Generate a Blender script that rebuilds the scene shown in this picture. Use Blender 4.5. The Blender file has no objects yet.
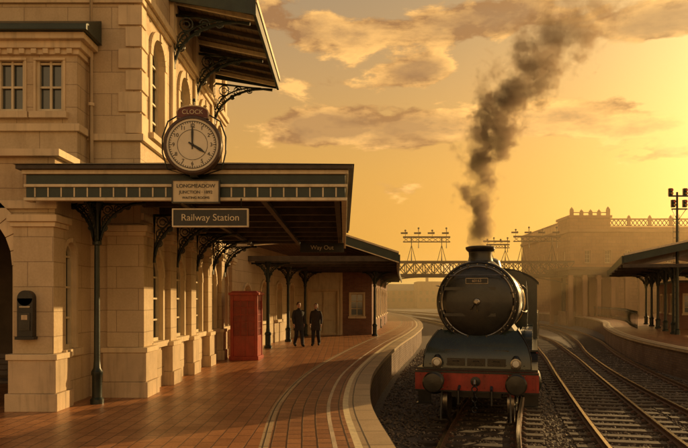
import bpy, math, random
import numpy as np
from mathutils import Vector, Matrix
random.seed(7); rng=np.random.default_rng(7)
rad=math.radians
SUN_AZ=46.0; SUN_EL=14.5
scene=bpy.context.scene
COL=scene.collection

# ---------------------------------------------------------------- materials
class NT:
    def __init__(s,tree): s.t=tree; s.n=tree.nodes; s.l=tree.links
    def new(s,typ,**kw):
        n=s.n.new(typ)
        for k,v in kw.items(): setattr(n,k,v)
        return n
    def inp(s,sock,v):
        if isinstance(v,bpy.types.NodeSocket): s.l.new(v,sock)
        else: sock.default_value=v
    def math(s,op,a,b=None,c=None,clamp=False):
        n=s.new('ShaderNodeMath',operation=op); n.use_clamp=clamp
        s.inp(n.inputs[0],a)
        if b is not None: s.inp(n.inputs[1],b)
        if c is not None: s.inp(n.inputs[2],c)
        return n.outputs[0]
    def vmath(s,op,a,b=None,scale=None):
        n=s.new('ShaderNodeVectorMath',operation=op)
        s.inp(n.inputs[0],a)
        if b is not None: s.inp(n.inputs[1],b)
        if scale is not None: s.inp(n.inputs['Scale'],scale)
        return n.outputs['Value'] if op in('DOT_PRODUCT','LENGTH') else n.outputs[0]
    def noise(s,vec,scale,detail=4,rough=.55,dist=0):
        n=s.new('ShaderNodeTexNoise'); s.inp(n.inputs['Vector'],vec)
        n.inputs['Scale'].default_value=scale; n.inputs['Detail'].default_value=detail
        n.inputs['Roughness'].default_value=rough; n.inputs['Distortion'].default_value=dist
        return n.outputs[0]
    def mix(s,f,a,b,blend='MIX'):
        n=s.new('ShaderNodeMix',data_type='RGBA'); n.blend_type=blend
        s.inp(n.inputs[0],f); s.inp(n.inputs[6],a); s.inp(n.inputs[7],b)
        return n.outputs[2]
    def ramp(s,f,stops,interp='LINEAR'):
        n=s.new('ShaderNodeValToRGB'); s.inp(n.inputs[0],f); cr=n.color_ramp; cr.interpolation=interp
        while len(cr.elements)<len(stops): cr.elements.new(.5)
        for e,(p,c) in zip(cr.elements,stops):
            e.position=p; e.color=c if len(c)==4 else (*c,1)
        return n.outputs[0]
    def mapr(s,v,a,b,c=0,d=1,smooth=False):
        n=s.new('ShaderNodeMapRange'); n.clamp=True
        if smooth: n.interpolation_type='SMOOTHSTEP'
        s.inp(n.inputs[0],v)
        for i,x in enumerate((a,b,c,d)): s.inp(n.inputs[i+1],x)
        return n.outputs[0]
    def comb(s,x,y,z):
        n=s.new('ShaderNodeCombineXYZ')
        for i,v in enumerate((x,y,z)): s.inp(n.inputs[i],v)
        return n.outputs[0]
    def sep(s,v):
        n=s.new('ShaderNodeSeparateXYZ'); s.inp(n.inputs[0],v); return n.outputs
def c4(c): return (*c,1)
def base(name):
    m=bpy.data.materials.new(name); m.use_nodes=True
    nt=NT(m.node_tree); b=nt.n['Principled BSDF']
    return m,nt,b
def pmat(name,c,var=.25,scale=3,rough=.6,bump=.15,metal=0,fine=40,dirt=0,spec=.5,coat=0):
    m,nt,b=base(name)
    tc=nt.new('ShaderNodeTexCoord').outputs['Object']
    n1=nt.noise(tc,scale,6); n2=nt.noise(tc,fine,4)
    lo=tuple(x*(1-var) for x in c); hi=tuple(min(1,x*(1+var)) for x in c)
    col=nt.ramp(n1,[(.3,lo),(.7,hi)])
    if dirt:
        st=nt.noise(nt.vmath('MULTIPLY',tc,(6,6,.5)),1.6,5)
        col=nt.mix(nt.mapr(st,.5,.75,0,dirt),col,c4(tuple(x*.35 for x in c)))
    nt.inp(b.inputs['Base Color'],col)
    nt.inp(b.inputs['Roughness'],nt.mapr(n2,.3,.7,rough*.85,min(1,rough*1.15)))
    b.inputs['Metallic'].default_value=metal
    b.inputs['Specular IOR Level'].default_value=spec
    if coat: b.inputs['Coat Weight'].default_value=coat; b.inputs['Coat Roughness'].default_value=.12
    if bump:
        bp=nt.new('ShaderNodeBump'); bp.inputs['Strength'].default_value=bump; bp.inputs['Distance'].default_value=.02
        nt.inp(bp.inputs['Height'],nt.math('ADD',n1,nt.math('MULTIPLY',n2,.6))); nt.l.new(bp.outputs[0],b.inputs['Normal'])
    return m
def brickmat(name,c1,c2,mortar,bw,bh,ms=.012,rough=.75,mode='wall',bumpd=.02,offset=.5,dirt=.3,spec=.5,var=.12):
    m,nt,b=base(name)
    tcn=nt.new('ShaderNodeTexCoord')
    if mode=='uv': vec=tcn.outputs['UV']; tc=tcn.outputs['Object']
    else:
        tc=tcn.outputs['Object']; x,y,z=nt.sep(tc)
        vec=nt.comb(nt.math('ADD',x,y),z,0) if mode=='wall' else nt.comb(y,x,0)
    wob=nt.noise(tc,2.5,3)
    vec2=nt.vmath('ADD',vec,nt.vmath('SCALE',nt.comb(wob,wob,0),scale=.015))
    br=nt.new('ShaderNodeTexBrick'); nt.inp(br.inputs['Vector'],vec2)
    br.offset=offset
    br.inputs['Color1'].default_value=c4(c1); br.inputs['Color2'].default_value=c4(c2); br.inputs['Mortar'].default_value=c4(mortar)
    br.inputs['Scale'].default_value=1; br.inputs['Mortar Size'].default_value=ms; br.inputs['Mortar Smooth'].default_value=.2
    br.inputs['Brick Width'].default_value=bw; br.inputs['Row Height'].default_value=bh; br.inputs['Bias'].default_value=0
    n1=nt.noise(tc,.9,6,.65); n2=nt.noise(tc,28,5,.6)
    col=nt.mix(nt.mapr(n1,.35,.7,0,dirt),br.outputs[0],nt.mix(1,br.outputs[0],(.45,.4,.35,1),'MULTIPLY'))
    col=nt.mix(nt.mapr(n2,.3,.7,0,var*2),col,nt.mix(1,col,(.55,.5,.45,1),'MULTIPLY'))
    if mode=='wall':
        st=nt.noise(nt.vmath('MULTIPLY',tc,(3.5,3.5,.35)),1.3,5)
        col=nt.mix(nt.mapr(st,.52,.75,0,dirt*.9),col,nt.mix(1,col,(.5,.44,.36,1),'MULTIPLY'))
    nt.inp(b.inputs['Base Color'],col)
    nt.inp(b.inputs['Roughness'],nt.mapr(nt.math('ADD',n1,n2),.7,1.3,rough*.75,min(1,rough*1.2)))
    b.inputs['Specular IOR Level'].default_value=spec
    bp=nt.new('ShaderNodeBump'); bp.inputs['Strength'].default_value=.7; bp.inputs['Distance'].default_value=bumpd
    h=nt.math('ADD',nt.math('MULTIPLY',br.outputs[1],-1),nt.math('MULTIPLY',n2,.35))
    nt.inp(bp.inputs['Height'],h); nt.l.new(bp.outputs[0],b.inputs['Normal'])
    return m
STONE=brickmat('stone_ashlar',(.68,.54,.35),(.63,.49,.31),(.40,.30,.19),.85,.42,.007,.8,bumpd=.012,dirt=.38,var=.13)
TRIM=pmat('stone_trim',(.68,.54,.35),.12,2,.75,.2,dirt=.42)
PLINTH=pmat('plinth_stone',(.56,.43,.28),.18,2,.8,.3,dirt=.6)
BRICK=brickmat('red_brick',(.30,.13,.08),(.22,.09,.06),(.2,.16,.12),.23,.075,.01,.85,dirt=.4)
BRICKTAN=brickmat('tan_brick',(.36,.22,.13),(.28,.17,.10),(.2,.15,.1),.46,.15,.015,.85,dirt=.4)
PAVE=brickmat('paving',(.60,.275,.115),(.43,.19,.082),(.13,.06,.03),.42,.21,.010,.36,'floor',.010,dirt=.6,var=.28)
SETTS=brickmat('edge_setts',(.54,.26,.115),(.38,.175,.08),(.11,.06,.035),.30,.2,.014,.38,'uv',.012,dirt=.5,var=.28)
COPING=brickmat('coping_stone',(.66,.48,.28),(.53,.39,.23),(.12,.09,.06),.9,.34,.014,.45,'uv',.010,0.0,dirt=.45,var=.22)
LINE=pmat('edge_line',(.8,.66,.40),.15,6,.5,.15,dirt=.4)
IRON=pmat('green_iron',(.012,.021,.017),.4,6,.40,.15)
DARKW=pmat('dark_timber',(.055,.04,.028),.4,5,.6,.25)
BOARDS=brickmat('soffit_boards',(.17,.11,.06),(.13,.085,.05),(.02,.015,.01),4,.14,.008,.55,'floor',.01)
CREAM=pmat('cream_paint',(.66,.56,.38),.1,4,.5,.1,dirt=.4)
GREENP=pmat('green_paint',(.018,.034,.027),.3,4,.42,.1,dirt=.2)
SLATE=brickmat('slate',(.06,.065,.06),(.09,.085,.075),(.02,.02,.02),.3,.2,.01,.55,'floor',.02)
REDP=pmat('red_paint',(.33,.035,.02),.25,4,.4,.08,dirt=.5)
BLACK=pmat('black_iron',(.012,.012,.012),.4,8,.36,.12)
RAILTOP=pmat('rail_steel',(.55,.48,.40),.2,5,.2,.04,metal=1)
RUST=pmat('rust_steel',(.13,.065,.035),.35,10,.7,.3)
SLEEP=pmat('sleeper_wood',(.085,.06,.042),.4,6,.8,.6,dirt=.5)
BALL=pmat('ballast',(.15,.12,.09),.6,22,.9,1.0,fine=70)
STONES=pmat('ballast_stone',(.21,.16,.11),.55,3,.8,.4)
GLASSM,nt,b=base('window_glass')
b.inputs['Base Color'].default_value=(.05,.065,.07,1); b.inputs['Roughness'].default_value=.06; b.inputs['Specular IOR Level'].default_value=1.0
nn=nt.noise(nt.new('ShaderNodeTexCoord').outputs['Object'],1.8,2); bp=nt.new('ShaderNodeBump'); bp.inputs['Strength'].default_value=.15; nt.inp(bp.inputs['Height'],nn); nt.l.new(bp.outputs[0],b.inputs['Normal'])
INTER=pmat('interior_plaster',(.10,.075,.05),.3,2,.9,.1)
LOCOG=pmat('loco_green_paint',(.013,.021,.014),.45,3,.30,.05,dirt=.4,coat=.6)
LOCOK=pmat('loco_smokebox_black',(.016,.015,.012),.5,5,.33,.15,dirt=.2,coat=.25)
LOCOR=pmat('buffer_beam_red',(.30,.024,.015),.35,4,.4,.08,dirt=.7,coat=.3)
BRASS=pmat('brass',(.55,.36,.12),.2,6,.3,.05,metal=1)
STEEL=pmat('worn_steel',(.30,.27,.23),.3,8,.3,.1,metal=1)
COAL=pmat('coal',(.015,.014,.013),.5,12,.5,1.0)
LAMPW=pmat('lamp_white',(.7,.66,.58),.1,5,.3,.02)
FACEW=pmat('clock_face',(.78,.71,.55),.08,5,.5,.02)
SKIN=pmat('skin',(.45,.25,.17),.1,5,.55,.03)
HAIR=pmat('hair',(.03,.02,.013),.3,30,.6,.3)
SHADEG=pmat('far_stone',(.27,.155,.085),.25,.3,.9,.1)

# ---------------------------------------------------------------- mesh builder
def perp(a):
    a=a.normalized(); r=Vector((0,0,1)) if abs(a.z)<.9 else Vector((1,0,0))
    u=a.cross(r).normalized(); return u,u.cross(a).normalized()
class MB:
    def __init__(s): s.v=[];s.f=[];s.m=[];s.mats=[];s.uv=None
    def add(s,vs,fs,mat):
        if mat not in s.mats: s.mats.append(mat)
        k=s.mats.index(mat); o=len(s.v)
        s.v+= [tuple(v) for v in vs]; s.f+=[tuple(i+o for i in f) for f in fs]; s.m+=[k]*len(fs)
    def box(s,x0,x1,y0,y1,z0,z1,mat):
        vs=[(x,y,z) for x in(x0,x1) for y in(y0,y1) for z in(z0,z1)]
        s.add(vs,[(0,1,3,2),(4,6,7,5),(0,4,5,1),(2,3,7,6),(0,2,6,4),(1,5,7,3)],mat)
    def hexa(s,b4,t4,mat):
        s.add(list(b4)+list(t4),[(3,2,1,0),(4,5,6,7),(0,1,5,4),(1,2,6,5),(2,3,7,6),(3,0,4,7)],mat)
    def beam(s,p0,p1,w,h,mat):
        p0=Vector(p0);p1=Vector(p1);a=p1-p0;u,v=perp(a)
        q=[u*w/2+v*h/2,-u*w/2+v*h/2,-u*w/2-v*h/2,u*w/2-v*h/2]
        s.hexa([p0+x for x in q],[p1+x for x in q],mat)
    def lathe(s,o,ax,prof,mat,n=24):
        o=Vector(o);ax=Vector(ax).normalized();u,v=perp(ax);vs=[]
        for r,t in prof:
            for i in range(n):
                a=2*math.pi*i/n; vs.append(o+ax*t+(u*math.cos(a)+v*math.sin(a))*max(r,.0005))
        fs=[]
        for k in range(len(prof)-1):
            for i in range(n):
                j=(i+1)%n; fs.append((k*n+i,k*n+j,(k+1)*n+j,(k+1)*n+i))
        fs.append(tuple(range(n))[::-1]); fs.append(tuple((len(prof)-1)*n+i for i in range(n)))
        s.add(vs,fs,mat)
    def tube(s,pts,r,mat,n=6,closed=False):
        pts=[Vector(p) for p in pts];N=len(pts);vs=[];pu=None
        for i,p in enumerate(pts):
            a=(pts[(i+1)%N]-pts[i-1]) if closed or 0<i<N-1 else (pts[1]-pts[0] if i==0 else pts[-1]-pts[-2])
            a.normalize()
            if pu is None: u,v=perp(a)
            else:
                u=(pu-a*pu.dot(a)).normalized(); v=a.cross(u)
            pu=u
            rr=r[i] if isinstance(r,(list,tuple)) else r
            for k in range(n):
                t=2*math.pi*k/n; vs.append(p+(u*math.cos(t)+v*math.sin(t))*rr)
        fs=[]
        for i in range(N if closed else N-1):
            for k in range(n):
                a0=i*n+k;a1=i*n+(k+1)%n;b=((i+1)%N)*n
                fs.append((a0,a1,b+(k+1)%n,b+k))
        if not closed: fs.append(tuple(range(n))); fs.append(tuple((N-1)*n+k for k in range(n)))
        s.add(vs,fs,mat)
    def ring(s,c,ax,R,r,mat,n=24,m=6,a0=0,a1=360):
        u,v=perp(Vector(ax)); c=Vector(c); full=abs(a1-a0)>=360
        k=n if full else n+1
        pts=[c+(u*math.cos(rad(a0+(a1-a0)*i/n))+v*math.sin(rad(a0+(a1-a0)*i/n)))*R for i in range(k)]
        s.tube(pts,r,mat,m,full)
    def sphere(s,c,r,mat,n=16,m=10):
        if not isinstance(r,(tuple,list)): r=(r,r,r)
        vs=[];fs=[]
        for j in range(m+1):
            ph=math.pi*j/m
            for i in range(n):
                th=2*math.pi*i/n
                vs.append((c[0]+r[0]*math.sin(ph)*math.cos(th)+0,c[1]+r[1]*math.sin(ph)*math.sin(th),c[2]+r[2]*math.cos(ph)))
        for j in range(m):
            for i in range(n):
                k=(i+1)%n; fs.append((j*n+i,(j+1)*n+i,(j+1)*n+k,j*n+k))
        s.add(vs,fs,mat)
    def done(s,name,parent=None,bevel=0,M=None,angle=32):
        me=bpy.data.meshes.new(name); me.from_pydata(s.v,[],s.f)
        for m in s.mats: me.materials.append(m)
        me.polygons.foreach_set('material_index',s.m)
        me.polygons.foreach_set('use_smooth',[True]*len(s.f))
        if s.uv is not None:
            uvl=me.uv_layers.new(name='UVMap')
            for l in me.loops: uvl.data[l.index].uv=s.uv[l.vertex_index]
        me.update(); me.set_sharp_from_angle(angle=rad(angle))
        ob=bpy.data.objects.new(name,me); COL.objects.link(ob)
        if parent: ob.parent=parent
        if M is not None: ob.matrix_world=M
        if bevel:
            bm=ob.modifiers.new('bevel','BEVEL'); bm.width=bevel; bm.segments=2; bm.limit_method='ANGLE'; bm.angle_limit=rad(40)
        return ob
def empty(name,loc=(0,0,0),rz=0):
    e=bpy.data.objects.new(name,None); e.location=loc; e.rotation_euler=(0,0,rz); e.empty_display_size=.3; COL.objects.link(e); return e
def text(s,name,size,mat,loc,parent=None,rot=(rad(90),0,0),ext=.004):
    c=bpy.data.curves.new(name,'FONT'); c.body=s; c.size=size; c.align_x='CENTER'; c.align_y='CENTER'; c.extrude=ext
    c.materials.append(mat); o=bpy.data.objects.new(name,c); o.location=loc; o.rotation_euler=rot; COL.objects.link(o)
    if parent: o.parent=parent
    return o
def spline(pts):
    ys=[p[1] for p in pts]; xs=[p[0] for p in pts]
    sl=[]
    for i in range(len(pts)):
        a=max(0,i-1);b=min(len(pts)-1,i+1); sl.append((xs[b]-xs[a])/(ys[b]-ys[a]))
    def f(y):
        if y<=ys[0]: return xs[0]+sl[0]*(y-ys[0])
        if y>=ys[-1]: return xs[-1]+sl[-1]*(y-ys[-1])
        for i in range(len(ys)-1):
            if y<=ys[i+1]: break
        h=ys[i+1]-ys[i];t=(y-ys[i])/h
        return ((2*t**3-3*t*t+1)*xs[i]+(t**3-2*t*t+t)*h*sl[i]+(-2*t**3+3*t*t)*xs[i+1]+(t**3-t*t)*h*sl[i+1])
    return f
def off(f,y,o):
    d=(f(y+.05)-f(y-.05))/.1; L=math.hypot(1,d); return (f(y)+o/L, y-o*d/L)

# ---------------------------------------------------------------- ground, tracks, platforms
g=MB()
g.box(-1500,1800,-300,3000,-1.6,-1.16,BALL); g.done('ground')
EDGE=spline([(1.6,-10),(1.05,3),(.66,8.5),(.5,12.5),(.85,18),(2.3,28),(4.1,38),(5.9,50),(7.3,68),(7.4,89),(5.0,125),(0,160)])
EDGER=spline([(11.2,-5),(11.7,8),(12.1,17),(12.7,24),(13.7,31),(15.4,38),(18.6,48),(22.3,58),(26,72),(28.5,90),(27.5,125),(24,160)])
T1=spline([(-1.2,-5),(1.9,10),(2.57,12.8),(3.2,15.3),(5.5,23.5),(8.3,35),(10.6,50),(12.0,70),(12,90),(9.6,125),(3,170),(-20,260)])
T2=spline([(3.6,-5),(5.2,9),(5.9,13),(8.5,24),(11.2,35),(14.4,50),(16.6,70),(17,90),(15,125),(8,170),(-15,260)])
T3=spline([(7.9,-5),(8.6,8),(9.1,14),(10.9,24),(13.6,35),(17.4,48),(21.2,65),(23,90),(21.5,125),(14,170),(-10,260)])
def samples(a,b):
    ys=[];y=a
    while y<b:
        ys.append(y); y+= .5 if y<40 else 2
    ys.append(b); return ys
def platform(name,f,side,far_x,y0,y1,bands):
    ys=samples(y0,y1); e=empty(name)
    arc=[0]
    for i in range(1,len(ys)): arc.append(arc[-1]+math.hypot(ys[i]-ys[i-1],f(ys[i])-f(ys[i-1])))
    for k,(o0,o1,mat,nm) in enumerate(bands):
        m=MB();m.uv=[];vs=[];fs=[]
        for i,y in enumerate(ys):
            for o in (o0,o1):
                x,yy=off(f,y,side*o); vs.append((x,yy,0)); m.uv.append((arc[i],o))
        for i in range(len(ys)-1): fs.append((2*i,2*i+1,2*i+3,2*i+2))
        m.add(vs,fs,mat); m.done(nm,e)
    last=bands[-1][1]
    m=MB();vs=[];fs=[]
    for y in ys:
        x,yy=off(f,y,side*last); vs+= [(x,yy,0),(far_x,yy,0)]
    for i in range(len(ys)-1): fs.append((2*i,2*i+1,2*i+3,2*i+2))
    m.add(vs,fs,PAVE); m.done('paving_surface',e)
    m=MB()
    prof=[(0,0),(0,-.11),(-.10,-.13),(-.10,-1.2)]
    m.uv=[]
    for k in range(3):
        vs=[];fs=[]
        for i,y in enumerate(ys):
            for (o,z) in (prof[k],prof[k+1]):
                x,yy=off(f,y,-side*o); vs.append((x,yy,z)); m.uv.append((arc[i],z*1.0))
        for i in range(len(ys)-1): fs.append((2*i,2*i+1,2*i+3,2*i+2))
        m.add(vs,fs,COPING if k<2 else BRICKUV)
    m.done('edge_wall',e)
    return e
BRICKUV=brickmat('edge_wall_brick',(.27,.16,.10),(.2,.12,.08),(.12,.09,.07),.3,.1,.012,.85,'uv',.02,dirt=.6)
platform('station_platform',EDGE,-1,-60,-12,160,[(0,.42,COPING,'coping'),(.42,.52,LINE,'edge_line'),(.52,.74,SETTS,'gutter'),(.74,.80,PLINTH,'joint_strip'),(.80,1.62,SETTS,'setts'),(1.62,1.74,COPING,'inner_kerb')])
platform('station_platform',EDGER,1,90,-8,160,[(0,.42,COPING,'coping'),(.42,.52,LINE,'edge_line'),(.52,1.3,SETTS,'setts')])

def track(f,y0,y1):
    e=empty('railway_track')
    m=MB(); y=y0
    while y<130:
        d=(f(y+.05)-f(y-.05))/.1; L=math.hypot(1,d)
        nx,ny=1/L,-d/L; tx,ty=d/L,1/L; c=Vector((f(y),y,0))
        n=Vector((nx,ny,0));t=Vector((tx,ty,0)); j=random.uniform(-.03,.03); hw=1.28
        z0,z1=-1.3,-1.085+random.uniform(-.01,.005)
        q=[c+n*(-hw+j)-t*.13,c+n*(hw+j)-t*.13,c+n*(hw+j)+t*.13,c+n*(-hw+j)+t*.13]
        m.hexa([p+Vector((0,0,z0)) for p in q],[p+Vector((0,0,z1)) for p in q],SLEEP)
        if y<45:
            for s in(-.7525,.7525):
                cc=c+n*s
                for q0 in(-.11,.11):
                    p=cc+n*q0; m.lathe(p+Vector((0,0,z1)),(0,0,1),[(.05,0),(.045,.035),(.015,.05)],RUST,6)
                qq=[cc+n*a+t*bb for a,bb in((-.17,-.08),(.17,-.08),(.17,.08),(-.17,.08))]
                m.hexa([p+Vector((0,0,z1)) for p in qq],[p+Vector((0,0,z1+.018)) for p in qq],RUST)
        y+=.66*(1/L)
    m.done('sleepers',e,bevel=0)
    ys=samples(y0,y1)
    m=MB()
    prof=[(-.07,-1.075),(-.07,-1.06),(-.012,-1.04),(-.012,-.99),(-.036,-.98),(-.036,-.95),(.036,-.95),(.036,-.98),(.012,-.99),(.012,-1.04),(.07,-1.06),(.07,-1.075)]
    for s in(-.7525,.7525):
        for k in range(len(prof)-1):
            vs=[];fs=[]
            for y in ys:
                for o,z in(prof[k],prof[k+1]):
                    x,yy=off(f,y,s+o); vs.append((x,yy,z))
            for i in range(len(ys)-1): fs.append((2*i,2*i+1,2*i+3,2*i+2))
            m.add(vs,fs,RAILTOP if k==5 else RUST)
    m.done('rails',e)
for f in(T1,T2,T3): track(f,-5,260)
def stones(n):
    ico=np.array([(0,0,1),(.9,0,.1),(.28,.85,-.05),(-.72,.52,.1),(-.72,-.52,0),(.28,-.85,.1),(0,0,-1)])
    tri=[(0,1,2),(0,2,3),(0,3,4),(0,4,5),(0,5,1),(6,2,1),(6,3,2),(6,4,3),(6,5,4),(6,1,5)]
    V=[];F=[];k=0
    while k<n:
        y=7+ (rng.random()**1.6)*34; x0=EDGE(y)+.15; x1=EDGER(y)-.15
        x=x0+rng.random()*(x1-x0)
        s=rng.uniform(.022,.05)*(1+ (y-7)*.012)
        P=ico*rng.uniform(.7,1.2,(7,1))*s*np.array([1,1,.75])
        a=rng.random()*6.28; ca,sa=math.cos(a),math.sin(a)
        P=P@np.array([[ca,-sa,0],[sa,ca,0],[0,0,1]])+np.array([x,y,-1.15+rng.uniform(0,.035)])
        o=len(V)
        V.extend(map(tuple,P)); F.extend([(p+o,q+o,r+o) for p,q,r in tri]); k+=1
    me=bpy.data.meshes.new('ballast_stones'); me.from_pydata(V,[],F); me.materials.append(STONES)
    ob=bpy.data.objects.new('ballast_stones',me); COL.objects.link(ob)
stones(34000)

# ---------------------------------------------------------------- walls with openings
def wall(m,P,u0,u1,v0,v1,ops,mat,depth=.28,trim=TRIM,frame=CREAM,glass=GLASSM,ring=.16,proud=.05):
    def q(pts,mt): m.add([P(*p) for p in pts],[tuple(range(len(pts)))],mt)
    def bx(ua,ub,va,vb,na,nb,mt):
        b=[P(ua,va,na),P(ub,va,na),P(ub,va,nb),P(ua,va,nb)];t=[P(ua,vb,na),P(ub,vb,na),P(ub,vb,nb),P(ua,vb,nb)]
        m.hexa([Vector(x) for x in b],[Vector(x) for x in t],mt)
    cur=u0
    for op in sorted(ops,key=lambda o:o['c']):
        c,w,s,sp=op['c'],op['w'],op['sill'],op['spring']; r=w/2; a,b=c-r,c+r
        rise=op.get('rise',r)
        q([(cur,v0,0),(a,v0,0),(a,v1,0),(cur,v1,0)],mat); cur=b
        if s>v0: q([(a,v0,0),(b,v0,0),(b,s,0),(a,s,0)],mat)
        n=14 if rise>0 else 1
        arc=[(c-r*math.cos(math.pi*i/n),sp+rise*math.sin(math.pi*i/n)) for i in range(n+1)]
        for i in range(n):
            q([(*arc[i],0),(*arc[i+1],0),(arc[i+1][0],v1,0),(arc[i][0],v1,0)],mat)
        out=[(a,s)]+arc+[(b,s)]
        for i in range(len(out)):
            p,p2=out[i],out[(i+1)%len(out)]
            if i==len(out)-1 and s<=v0: continue
            q([(*p,0),(*p2,0),(*p2,depth),(*p,depth)],trim)
        if ring:
            ro=r+ring
            if rise>0:
                for i in range(n):
                    def pt(j,rr): 
                        th=math.pi*j/n; k=(rise/r if r else 1); return (c-rr*math.cos(th), sp+rr*math.sin(th)*(k if rr==r else (rise+ring)/(ro)))
                    i0,i1=i+.03,i+.97
                    cs=[pt(i0,r+.001),pt(i1,r+.001),pt(i1,ro),pt(i0,ro)]
                    pr=proud+(.03 if i==n//2 else 0)
                    m.hexa([Vector(P(x,y,.02)) for x,y in cs],[Vector(P(x,y,-pr)) for x,y in cs],trim)
            else: bx(a-ring,b+ring,sp+.002,sp+ring,-proud,.02,trim)
            vs=max(s,v0+.01)
            bx(a-ring,a-.002,vs,sp-.002,-proud*.7,.02,trim); bx(b+.002,b+ring,vs,sp-.002,-proud*.7,.02,trim)
            if s>v0: bx(a-ring-.05,b+ring+.05,s-.12,s-.003,-proud-.07,.03,trim)
        if op.get('open'): continue
        m.add([P(x,y,depth-.02) for x,y in out],[tuple(range(len(out)))],glass)
        fw=.05; d0,d1=depth-.10,depth-.03
        bx(a,a+fw,s,sp,d0,d1,frame); bx(b-fw,b,s,sp,d0,d1,frame); bx(a+fw,b-fw,s,s+fw*1.4,d0,d1,frame)
        bx(c-.02,c+.02,s+fw*1.4,sp+max(rise-.02,0),d0+.015,d1-.005,frame)
        H=sp-s; nr=op.get('rows',3)
        for k in range(1,nr+1):
            z=s+H*k/nr; zz=min(z,sp-.04) if rise<=0 else z
            bx(a+fw,b-fw,zz-.018,zz+.018,d0+.02,d1-.008,frame)
        if rise>0:
            for i in range(n):
                x0,y0=arc[i];x1,y1=arc[i+1]
                k=(r-fw)/r
                ins=[(c+(x-c)*k,sp+(y-sp)*k) for x,y in((x0,y0),(x1,y1))]
                cs=[(x0,y0),(x1,y1),ins[1],ins[0]]
                m.hexa([Vector(P(x,y,d1)) for x,y in cs],[Vector(P(x,y,d0)) for x,y in cs],frame)
    q([(cur,v0,0),(u1,v0,0),(u1,v1,0),(cur,v1,0)],mat)

# ---------------------------------------------------------------- station building
SB=empty('station_building')
m=MB(); XW=-3.95; XL=-4.92
FY=lambda Y:(lambda u,v,n:(u,Y+n,v))
SX=lambda X:(lambda u,v,n:(X-n,u,v))
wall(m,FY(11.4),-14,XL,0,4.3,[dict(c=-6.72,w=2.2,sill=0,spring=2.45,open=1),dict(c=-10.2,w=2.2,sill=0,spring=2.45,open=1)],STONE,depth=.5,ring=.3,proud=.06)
wall(m,SX(XL),11.4,13.0,0,4.3,[dict(c=12.02,w=.5,sill=1.0,spring=2.65)],STONE,depth=.16,ring=.08,proud=.03)
wall(m,FY(13.0),XL,XW,0,4.3,[],STONE)
wall(m,SX(XW),13.0,23.6,0,4.3,[dict(c=y,w=.92,sill=1.0,spring=2.35) for y in(14.08,16.02,18.08,20.15,22.2)],STONE,depth=.16,ring=.12,proud=.04)
# upper
wall(m,FY(13.0),-14,XW,4.3,13,[dict(c=-8.5,w=1,sill=7.9,spring=9)],STONE)
wall(m,SX(XW),13.0,22.2,4.3,13,[dict(c=y,w=.95,sill=5.25,spring=6.85,rows=4) for y in(14.15,16.5,18.8,21.0)]+[],STONE,depth=.2,ring=.16,proud=.06)
m.box(-14,XW-.32,22.2,22.5,0,13,STONE)
m.box(-14,XW-.3,13.3,22.2,12.9,13.1,SLATE)
# upper bay
YB=12.45; XB=-4.96
wall(m,FY(YB),-14,XB,4.35,6.62,[dict(c=-6.19,w=.5,sill=5.36,spring=6.32,rise=0,rows=2),dict(c=-5.47,w=.5,sill=5.36,spring=6.32,rise=0,rows=2),dict(c=-8,w=.7,sill=5.36,spring=6.32,rise=0,rows=2)],STONE,depth=.14,ring=.045,proud=.03)
m.add([(XB,YB,4.35),(XB,13,4.35),(XB,13,6.62),(XB,YB,6.62)],[(0,1,2,3)],STONE)
m.box(-14,XL+.12,11.28,YB-.003,4.303,4.42,TRIM)
# interior
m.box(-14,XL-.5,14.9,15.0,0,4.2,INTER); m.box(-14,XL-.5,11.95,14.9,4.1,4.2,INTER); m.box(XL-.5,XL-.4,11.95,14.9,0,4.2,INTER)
m.done('walls',SB)
m=MB()
def course(z0,z1,p,mat=TRIM,lo=True):
    m.box(-14 if z0>7 else XB,XW+p,13.0-p,13.0-.003,z0,z1,mat); m.box(XW+.003,XW+p,13.0,22.2+p,z0,z1,mat)
course(4.95,5.08,.08); course(7.62,7.74,.06); course(7.74,7.9,.13); course(11.3,11.5,.12); course(11.5,11.75,.3); course(12.95,13.2,.4)
m.box(-14,XB+.06,YB-.06,YB-.003,5.0,5.14,TRIM); m.box(XB+.003,XB+.06,YB-.003,12.9,5.0,5.14,TRIM)
for z0,z1,p in((6.42,6.52,.05),(6.52,6.66,.11),(6.66,6.78,.20)):
    m.box(-14,XB+p,YB-p,12.99-p*.1,z0,z1,TRIM)
for i in range(40):
    x=XB-.06-.22*i
    m.box(x-.1,x,YB-.10,YB-.052,6.42,6.515,TRIM)
m.add([(-14,YB-.3,6.785),(XB+.28,YB-.3,6.785),(XB+.28,12.94,6.785),(-14,12.94,6.785),(-14,YB-.3,6.89),(XB+.28,YB-.3,6.89),(XB+.28,12.94,7.26),(-14,12.94,7.26)],[(0,1,2,3),(4,5,6,7),(0,1,5,4),(1,2,6,5),(2,3,7,6)],GREENP)
z=5.1;k=0
while z<11.2:
    if not(7.3<z<7.9):
        w=.42 if k%2 else .28; w2=.28 if k%2 else .42
        m.box(XW-w,XW+.04,12.96,13.0-.002,z,z+.38,TRIM); m.box(XW+.002,XW+.038,13.0,13.0+w2,z,z+.38,TRIM)
    z+=.42;k+=1
for y in(15.33,17.65,19.9): m.box(XW+.003,XW+.07,y-.14,y+.14,5.08,7.62,TRIM)
for y in(13.55,15.33,17.65,19.9,21.9): m.box(XW+.003,XW+.10,y-.16,y+.16,7.92,11.3,TRIM)
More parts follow.
